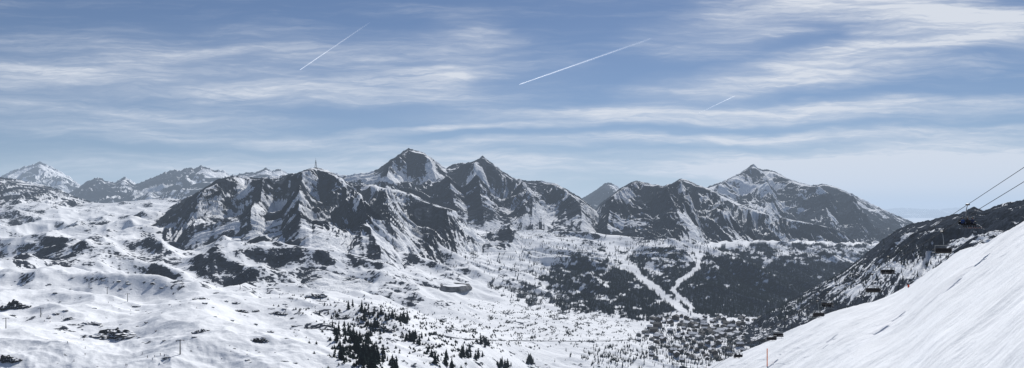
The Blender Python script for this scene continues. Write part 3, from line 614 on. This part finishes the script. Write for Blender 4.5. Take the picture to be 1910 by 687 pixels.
ch = make_chair(); cl1 = ['occupied chairlift chair nearest the dark ridge top, on the upper cable','empty chairlift chair on the upper cable, second from the top','empty chairlift chair on the upper cable above the piste edge','empty chairlift chair on the upper cable, lowest of its line']
cl2 = ['empty chairlift chair highest on the lower cable, against the dark ridge','empty chairlift chair on the lower cable above the white slope edge','empty chairlift chair on the lower cable, third from the top','empty chairlift chair on the lower cable, fourth from the top','occupied chairlift chair lowest of all near the bottom edge']
chairs = []
for S, lab, rz in ((S1, cl1, 0), (S2, cl2, math.pi)):
    for p, lb in zip(S, lab):
        o = ch if not chairs else copy_tree(ch); chairs.append(o); o.location = p+Vector((0, 0, HG)); o.scale = (CS, CS, CS); o.rotation_euler = (0, 0, rz+random.uniform(-.12, .12)); tag(o, lb, 'chairlift chair', 'chairs of the chairlift')

# ------------------------------------------------------------------ people
def skin(name, verts, edges, radii, lvl, mats, split):
    me = bpy.data.meshes.new(name); me.from_pydata(verts, edges, []); o = bpy.data.objects.new(name, me); col.objects.link(o)
    md = o.modifiers.new('s', 'SKIN'); o.modifiers.new('u', 'SUBSURF').levels = lvl
    for v, r in zip(me.skin_vertices[0].data, radii): v.radius = (r, r)
    me.skin_vertices[0].data[0].use_root = True
    dg = bpy.context.evaluated_depsgraph_get(); m2 = bpy.data.meshes.new_from_object(o.evaluated_get(dg)); m2.name = name
    bpy.data.objects.remove(o); m2.materials.clear()
    for m in mats: m2.materials.append(m)
    for f in m2.polygons: f.use_smooth = True; f.material_index = split(f.center)
    return m2
BE = [(0,1),(1,2),(2,3),(3,4),(2,5),(5,6),(6,7),(2,8),(8,9),(9,10),(0,11),(11,12),(12,13),(13,14),(0,15),(15,16),(16,17),(17,18)]
BR = [.16,.15,.16,.07,.11,.08,.06,.05,.08,.06,.05,.11,.09,.075,.06,.11,.09,.075,.06]
seatv = [(0,0,.1),(0,.03,.35),(0,.02,.55),(0,-.01,.68),(0,-.04,.84),(-.2,.02,.53),(-.27,-.1,.3),(-.18,-.36,.26),(.2,.02,.53),(.27,-.1,.3),(.18,-.36,.26),(-.1,-.08,.08),(-.14,-.45,.1),(-.14,-.5,-.32),(-.14,-.66,-.37),(.1,-.08,.08),(.14,-.45,.1),(.14,-.5,-.32),(.14,-.66,-.37)]
standv = [(0,0,.88),(0,-.04,1.1),(0,-.08,1.32),(0,-.09,1.45),(0,-.12,1.6),(-.2,-.08,1.3),(-.3,-.12,1.05),(-.27,-.38,.98),(.2,-.08,1.3),(.3,-.12,1.05),(.27,-.38,.98),(-.1,0,.82),(-.13,-.16,.48),(-.13,-.02,.1),(-.13,-.2,.06),(.1,0,.82),(.13,-.16,.48),(.13,-.02,.1),(.13,-.2,.06)]
M_skin = simple('skin', (.45, .28, .2), .6); M_pants = simple('dark_trousers', (.03, .03, .035), .8)
JK = {'blue': simple('blue_jacket', (.02, .06, .2), .7), 'black': simple('black_jacket', (.02, .02, .025), .7), 'red': simple('red_jacket', (.5, .03, .03), .7), 'dark blue': simple('navy_jacket', (.02, .03, .08), .7)}
M_helm = simple('helmet_plastic', (.03, .03, .035), .35); M_ski = simple('ski_top', (.12, .05, .05), .4)
def ball(name, c, r, mat, cut=None):
    bm = bmesh.new(); bmesh.ops.create_uvsphere(bm, u_segments=14, v_segments=9, radius=r)
    if cut is not None: bmesh.ops.delete(bm, geom=[v for v in bm.verts if v.co.z < cut*r and v.co.y < r*.3], context='VERTS')
    for v in bm.verts: v.co += Vector(c)
    me = bpy.data.meshes.new(name); bm.to_mesh(me); bm.free(); me.materials.append(mat); return me
def skim(z, x, y0):
    V, Fc = [], []; prof = [(.55, .0), (.2, 0), (-.9, 0), (-1.08, .04), (-1.2, .13)]
    for y, dz in prof:
        for xx, zz in ((-.045, 0), (.045, 0), (.045, .03), (-.045, .03)): V.append((x+xx, y+y0, z+dz+zz))
    for i in range(4):
        for k in range(4): Fc.append((i*4+k, i*4+(k+1) % 4, i*4+4+(k+1) % 4, i*4+4+k))
    Fc += [(0,1,2,3), (16,17,18,19)]
    return mesh('ski', V, Fc, M_ski)
def person_proto(kind, jk):
    seated = kind == 'seated'; v = seatv if seated else standv; hz = v[4][2]
    def sp(c):
        if c.z > hz-.1: return 2
        if seated: return 1 if (c.z < .19 and c.y < .5 and not (abs(c.x) > .2 and c.z > .17)) else 0
        return 0 if c.z > .86 else 1
    e = empty('person', (0,0,0)); R = list(BR); R[4] = .105
    link('body', skin('body', v, BE, R, 1, [JK[jk], M_pants, M_skin], sp), e)
    link('helmet', ball('helmet', (0, v[4][1]+.02, hz+.04), .135, M_helm, -.1), e)
    V, Fc = [], []; boxv(V, Fc, -.085, .085, v[4][1]-.125, v[4][1]-.06, hz-.005, hz+.065); link('goggles', mesh('goggles', V, Fc, M_glass), e)
    zz = -.46 if seated else -.005
    for x in (-.14, .14): link('ski', skim(zz, x, -.55 if seated else -.05), e)
    if not seated:
        for sx in (-1, 1): tmesh('ski_pole', [([(sx*.27,-.38,1.05),(sx*.34,-.1,.02)], .012)], M_dark, e, 5)
    return e
proto = {}
def person(kind, jk, loc, rz, label, group):
    if (kind, jk) in proto: o = copy_tree(proto[(kind, jk)])
    else: o = person_proto(kind, jk); proto[(kind, jk)] = o
    o.location = loc; o.rotation_euler = (0, 0, rz); tag(o, label, 'person', group); return o
for o, ps in ((chairs[0], [(-.66,'blue','left'),(0,'black','middle'),(.66,'dark blue','right')]), (chairs[8], [(-.45,'black','left'),(.45,'dark blue','right')])):
    rz = o.rotation_euler.z
    for x, jk, side in ps:
        c, s_ = math.cos(rz), math.sin(rz); lx, ly = x, .02
        person('seated', jk, o.location+Vector((lx*c-ly*s_, lx*s_+ly*c, -2.94*CS)), rz, 'person in a %s jacket seated on the %s occupied chairlift chair' % (jk, 'highest' if o is chairs[0] else 'lowest'), 'skiers riding the chairlift')
jl = list(JK)
for i in range(34):
    a = random.choice([((270,662),(310,668),10,3,'near the wide lift pylon'), ((100,640),(230,684),40,4,'on the bottom left snow'), ((200,560),(330,575),40,7,'on the smooth upper piste'), ((230,684),(260,684),9,1,'at the bottom edge left of the pylon'), ((60,585),(110,600),15,4,'below the left rock outcrop')])
    t = random.random(); uu = a[0][0]+(a[1][0]-a[0][0])*t+random.gauss(0, a[2]); yy = min(686, a[0][1]+(a[1][1]-a[0][1])*t+random.gauss(0, a[3]))
    jk = random.choices(jl, (1, 4, 1, 3))[0]
    person('standing', jk, hit(ground, uu, yy), random.random()*6.28, 'tiny skier in a %s jacket %s' % (jk, a[4]), 'skiers %s in %s' % (a[4], jk))

# piste markers
M_or = simple('orange_paint', (.9, .2, .03), .5, var=.1); M_red = simple('red_orange_paint', (.65, .08, .03), .5, var=.1)
p = hit(H, 1431, 684); e = empty('marker_pole', p); tag(e, 'thin orange piste marker pole at the bottom edge of the ski slope', 'pole')
tmesh('pole', [([(0,0,-.6),(0,0,3.6)], .1)], M_or, e); tmesh('cap', [([(0,0,3.6),(0,0,3.75)], .11)], M_red, e)
p = hit(H, 1690, 540); e = empty('piste_sign', p+Vector((0,-1,0))); tag(e, 'small red-orange piste marker board on the upper edge of the ski slope', 'sign')
tmesh('post', [([(0,0,-.8),(0,0,1.2)], .05)], M_dark, e)
V, Fc = [], []; boxv(V, Fc, -.2, .2, -.10, -.055, .5, 1.1); link('board', mesh('board', V, Fc, M_red), e)

# ------------------------------------------------------------------ contrails
def contrail_mat():
    m, nt, b = newmat('contrail_vapour'); N = nt.nodes; L = nt.links
    out = [n for n in N if n.type == 'OUTPUT_MATERIAL'][0]; N.remove(b)
    df = N.new('ShaderNodeBsdfDiffuse'); tr = N.new('ShaderNodeBsdfTranslucent'); ad = N.new('ShaderNodeAddShader'); tp = N.new('ShaderNodeBsdfTransparent'); mx = N.new('ShaderNodeMixShader')
    for k in (df, tr): k.inputs['Color'].default_value = (.95, .95, .95, 1)
    L.new(df.outputs[0], ad.inputs[0]); L.new(tr.outputs[0], ad.inputs[1])
    at = N.new('ShaderNodeAttribute'); at.attribute_name = 'dens'; g = N.new('ShaderNodeNewGeometry'); n = N.new('ShaderNodeTexNoise'); n.inputs['Scale'].default_value = 1/900.; n.inputs['Detail'].default_value = 2; L.new(g.outputs['Position'], n.inputs['Vector'])
    r = N.new('ShaderNodeMapRange'); L.new(n.outputs['Fac'], r.inputs[0]); r.inputs[1].default_value = .25; r.inputs[2].default_value = .5; r.inputs[3].default_value = .6
    mu = N.new('ShaderNodeMath'); mu.operation = 'MULTIPLY'; L.new(at.outputs['Fac'], mu.inputs[0]); L.new(r.outputs[0], mu.inputs[1])
    L.new(mu.outputs[0], mx.inputs[0]); L.new(tp.outputs[0], mx.inputs[1]); L.new(ad.outputs[0], mx.inputs[2]); L.new(mx.outputs[0], out.inputs['Surface'])
    return m
M_con = contrail_mat()
for (u0, y0, u1, y1, r0, r1, d0, d1, lb) in ((559,131,690,42,8,11,.20,.01,'thin fading contrail in the upper left of the sky'), (968,158,1215,72,10,20,.25,.02,'long bright contrail in the upper middle of the sky'), (1371,179,1300,213,9,12,.26,.02,'short contrail low in the right of the sky')):
    A = 4500.; a = Vector(P(u0, y0, A*F/(HY-y0))); b = Vector(P(u1, y1, A*F/(HY-y1))); n = 40; V, Fc = [], []; dn = []
    pts = [a.lerp(b, i/n) for i in range(n+1)]
    for sc, dm in ((.8, 1.), (2.0, .28)):
        b0 = len(V); rr = [(r0+(r1-r0)*i/n)*sc*(1 if i else .2) for i in range(n+1)]
        tube(V, Fc, pts, rr, 8, False); dn += [(d0+(d1-d0)*(i//8)/n)*dm for i in range(len(V)-b0)]
    me = mesh('contrail', V, Fc, M_con)
    me.attributes.new('dens', 'FLOAT', 'POINT').data.foreach_set('value', dn)
    tag(link('contrail', me), lb, 'contrail')

# ------------------------------------------------------------------ air haze (uniform absorbing box; its own glow stands in for scattered light)
V, Fc = [], []; boxv(V, Fc, -70000, 70000, -3000, 95000, -1600, 950)
m = bpy.data.materials.new('emissive_haze'); m.use_nodes = True; nt = m.node_tree; nt.nodes.clear()
out = nt.nodes.new('ShaderNodeOutputMaterial'); ab = nt.nodes.new('ShaderNodeVolumeAbsorption'); em = nt.nodes.new('ShaderNodeEmission'); ad = nt.nodes.new('ShaderNodeAddShader')
SIG = 3.3e-5; ab.inputs['Color'].default_value = (0, 0, 0, 1); ab.inputs['Density'].default_value = SIG
em.inputs['Color'].default_value = (.52, .645, .83, 1); em.inputs['Strength'].default_value = SIG
nt.links.new(ab.outputs[0], ad.inputs[0]); nt.links.new(em.outputs[0], ad.inputs[1]); nt.links.new(ad.outputs[0], out.inputs['Volume'])
tag(link('sky_haze', mesh('sky_haze', V, Fc, m)), 'pale blue haze in the air towards the horizon', 'haze', None, 'structure')

# ------------------------------------------------------------------ sky
w = bpy.data.worlds.new('World'); bpy.context.scene.world = w; w.use_nodes = True
nt = w.node_tree; N = nt.nodes; L = nt.links; bg = N['Background']; bg.inputs['Strength'].default_value = .05
sky = N.new('ShaderNodeTexSky'); sky.sky_type = 'NISHITA'; sky.sun_disc = False; sky.sun_elevation = SUN_EL; sky.sun_rotation = SUN_AZ; sky.altitude = 2000; sky.air_density = 1.0; sky.dust_density = .6; sky.ozone_density = 2.0
def M(op, a, b=None, c=None, cl=False):
    n = N.new('ShaderNodeMath'); n.operation = op; n.use_clamp = cl
    for i, v in enumerate((a, b, c)):
        if v is None: continue
        if isinstance(v, (int, float)): n.inputs[i].default_value = v
        else: L.new(v, n.inputs[i])
    return n.outputs[0]
tc = N.new('ShaderNodeTexCoord'); sp = N.new('ShaderNodeSeparateXYZ'); L.new(tc.outputs['Generated'], sp.inputs[0])
yy = M('MAXIMUM', M('ABSOLUTE', sp.outputs[1]), .08)
cb = N.new('ShaderNodeCombineXYZ'); L.new(M('DIVIDE', sp.outputs[0], yy), cb.inputs[0]); L.new(M('DIVIDE', sp.outputs[2], yy), cb.inputs[1])
base = cb.outputs[0]
def mapn(v, loc, rot, sc, typ='POINT'):
    n = N.new('ShaderNodeMapping'); n.vector_type = typ; L.new(v, n.inputs[0]); n.inputs['Location'].default_value = loc; n.inputs['Rotation'].default_value = (0, 0, rot); n.inputs['Scale'].default_value = sc; return n.outputs[0]
def noi(v, sc, det, rough, dist=0):
    n = N.new('ShaderNodeTexNoise'); L.new(v, n.inputs['Vector']); n.inputs['Scale'].default_value = sc; n.inputs['Detail'].default_value = det; n.inputs['Roughness'].default_value = rough; n.inputs['Distortion'].default_value = dist; return n
def mr(v, a, b, c=0, d=1):
    n = N.new('ShaderNodeMapRange'); n.interpolation_type = 'SMOOTHSTEP'; L.new(v, n.inputs[0])
    for i, k in enumerate((a, b, c, d)): n.inputs[i+1].default_value = k
    return n.outputs[0]
def warp(v, sc, amp, loc):
    wn = noi(mapn(v, loc, 0, sc), 1, 4, .6)
    a = N.new('ShaderNodeVectorMath'); a.operation = 'SUBTRACT'; L.new(wn.outputs['Color'], a.inputs[0]); a.inputs[1].default_value = (.5, .5, .5)
    b = N.new('ShaderNodeVectorMath'); b.operation = 'MULTIPLY'; L.new(a.outputs[0], b.inputs[0]); b.inputs[1].default_value = amp
    c = N.new('ShaderNodeVectorMath'); c.operation = 'ADD'; L.new(v, c.inputs[0]); L.new(b.outputs[0], c.inputs[1]); return c.outputs[0]
wv = warp(base, (4, 14, 1), (.2, .045, 0), (3, 1, 0))
wv2 = warp(base, (9, 22, 1), (.10, .030, 0), (5, 2, 0))
CL = [(430,130,600,78,0,.50),(870,64,150,14,-2,.32),(840,110,130,75,25,.36),(1740,25,330,55,-9,1.15),(1600,105,420,36,11,1.05),(1420,30,220,60,14,.65),(1420,210,640,22,1.2,1.05),(1300,258,680,12,2.2,.85),(300,246,520,20,-3.5,.62),(1720,270,260,22,4,.75),(1500,150,330,24,6,.6),(260,210,350,18,-3,.42),(950,240,460,9,2,.65),(700,180,320,28,-2,.36),(120,150,280,44,3,.32),(1780,345,460,84,0,4.2),(900,315,1100,34,0,.8)]
tot = None
for (u, y, ru, ry, ang, wt) in CL:
    v = mapn(wv, ((u-CX)/F, (HY-y)/F, 0), math.radians(ang), (ru/F, ry/F, 1), 'TEXTURE')
    ln = N.new('ShaderNodeVectorMath'); ln.operation = 'LENGTH'; L.new(v, ln.inputs[0])
    g = mr(ln.outputs['Value'], 1.35, 0, 0, wt); tot = g if tot is None else M('ADD', tot, g)
f1 = noi(mapn(wv, (0, 0, 0), math.radians(-6), (4, 46, 1)), 1, 7, .6, .3).outputs['Fac']
f2 = noi(mapn(wv2, (7, 2, 0), math.radians(-14), (10, 170, 1)), 1, 7, .64, .4).outputs['Fac']
f3 = noi(mapn(wv2, (2, 9, 0), math.radians(10), (9, 130, 1)), 1, 7, .66, .5).outputs['Fac']
fea = M('ADD', M('MULTIPLY', mr(f2, .32, .7), .52), M('MULTIPLY', mr(f3, .34, .7), .47))
fib = M('MULTIPLY', M('ADD', mr(f1, .3, .72), .22), M('ADD', fea, .42))
cloud = M('MULTIPLY', tot, M('ADD', fib, .16)); cloud = M('ADD', cloud, M('MULTIPLY', M('MULTIPLY', mr(f1, .42, .8), fea), .28))
up = mr(sp.outputs[2], -.01, .03)
cloud = M('MULTIPLY', M('MINIMUM', cloud, .95), up)
tint = N.new('ShaderNodeMix'); tint.data_type = 'RGBA'; tint.blend_type = 'MULTIPLY'; tint.inputs['Factor'].default_value = 1; L.new(sky.outputs[0], tint.inputs[6]); tint.inputs[7].default_value = (.68, .82, 1.03, 1)
mx = N.new('ShaderNodeMix'); mx.data_type = 'RGBA'; L.new(cloud, mx.inputs['Factor']); L.new(tint.outputs[2], mx.inputs[6]); mx.inputs[7].default_value = (14.6, 15.2, 16.4, 1)
L.new(mx.outputs[2], bg.inputs['Color'])
sl = bpy.data.lights.new('sun', 'SUN'); sl.energy = 5.0; sl.angle = math.radians(.5); sl.color = (1, .98, .95)
so = bpy.data.objects.new('sun', sl); col.objects.link(so)
so.rotation_euler = Vector((math.sin(SUN_AZ)*math.cos(SUN_EL), math.cos(SUN_AZ)*math.cos(SUN_EL), math.sin(SUN_EL))).to_track_quat('Z', 'Y').to_euler()
cam = bpy.data.cameras.new('camera'); cam.sensor_width = 36; cam.lens = 36*F/1910; cam.shift_y = 51.5/1910; cam.clip_start = .5; cam.clip_end = 300000
co = bpy.data.objects.new('camera', cam); col.objects.link(co); co.rotation_euler = (math.pi/2, 0, 0)
bpy.context.scene.camera = co
vsn = bpy.context.scene.view_settings; vsn.view_transform = 'Standard'; vsn.look = 'None'; vsn.exposure = 0
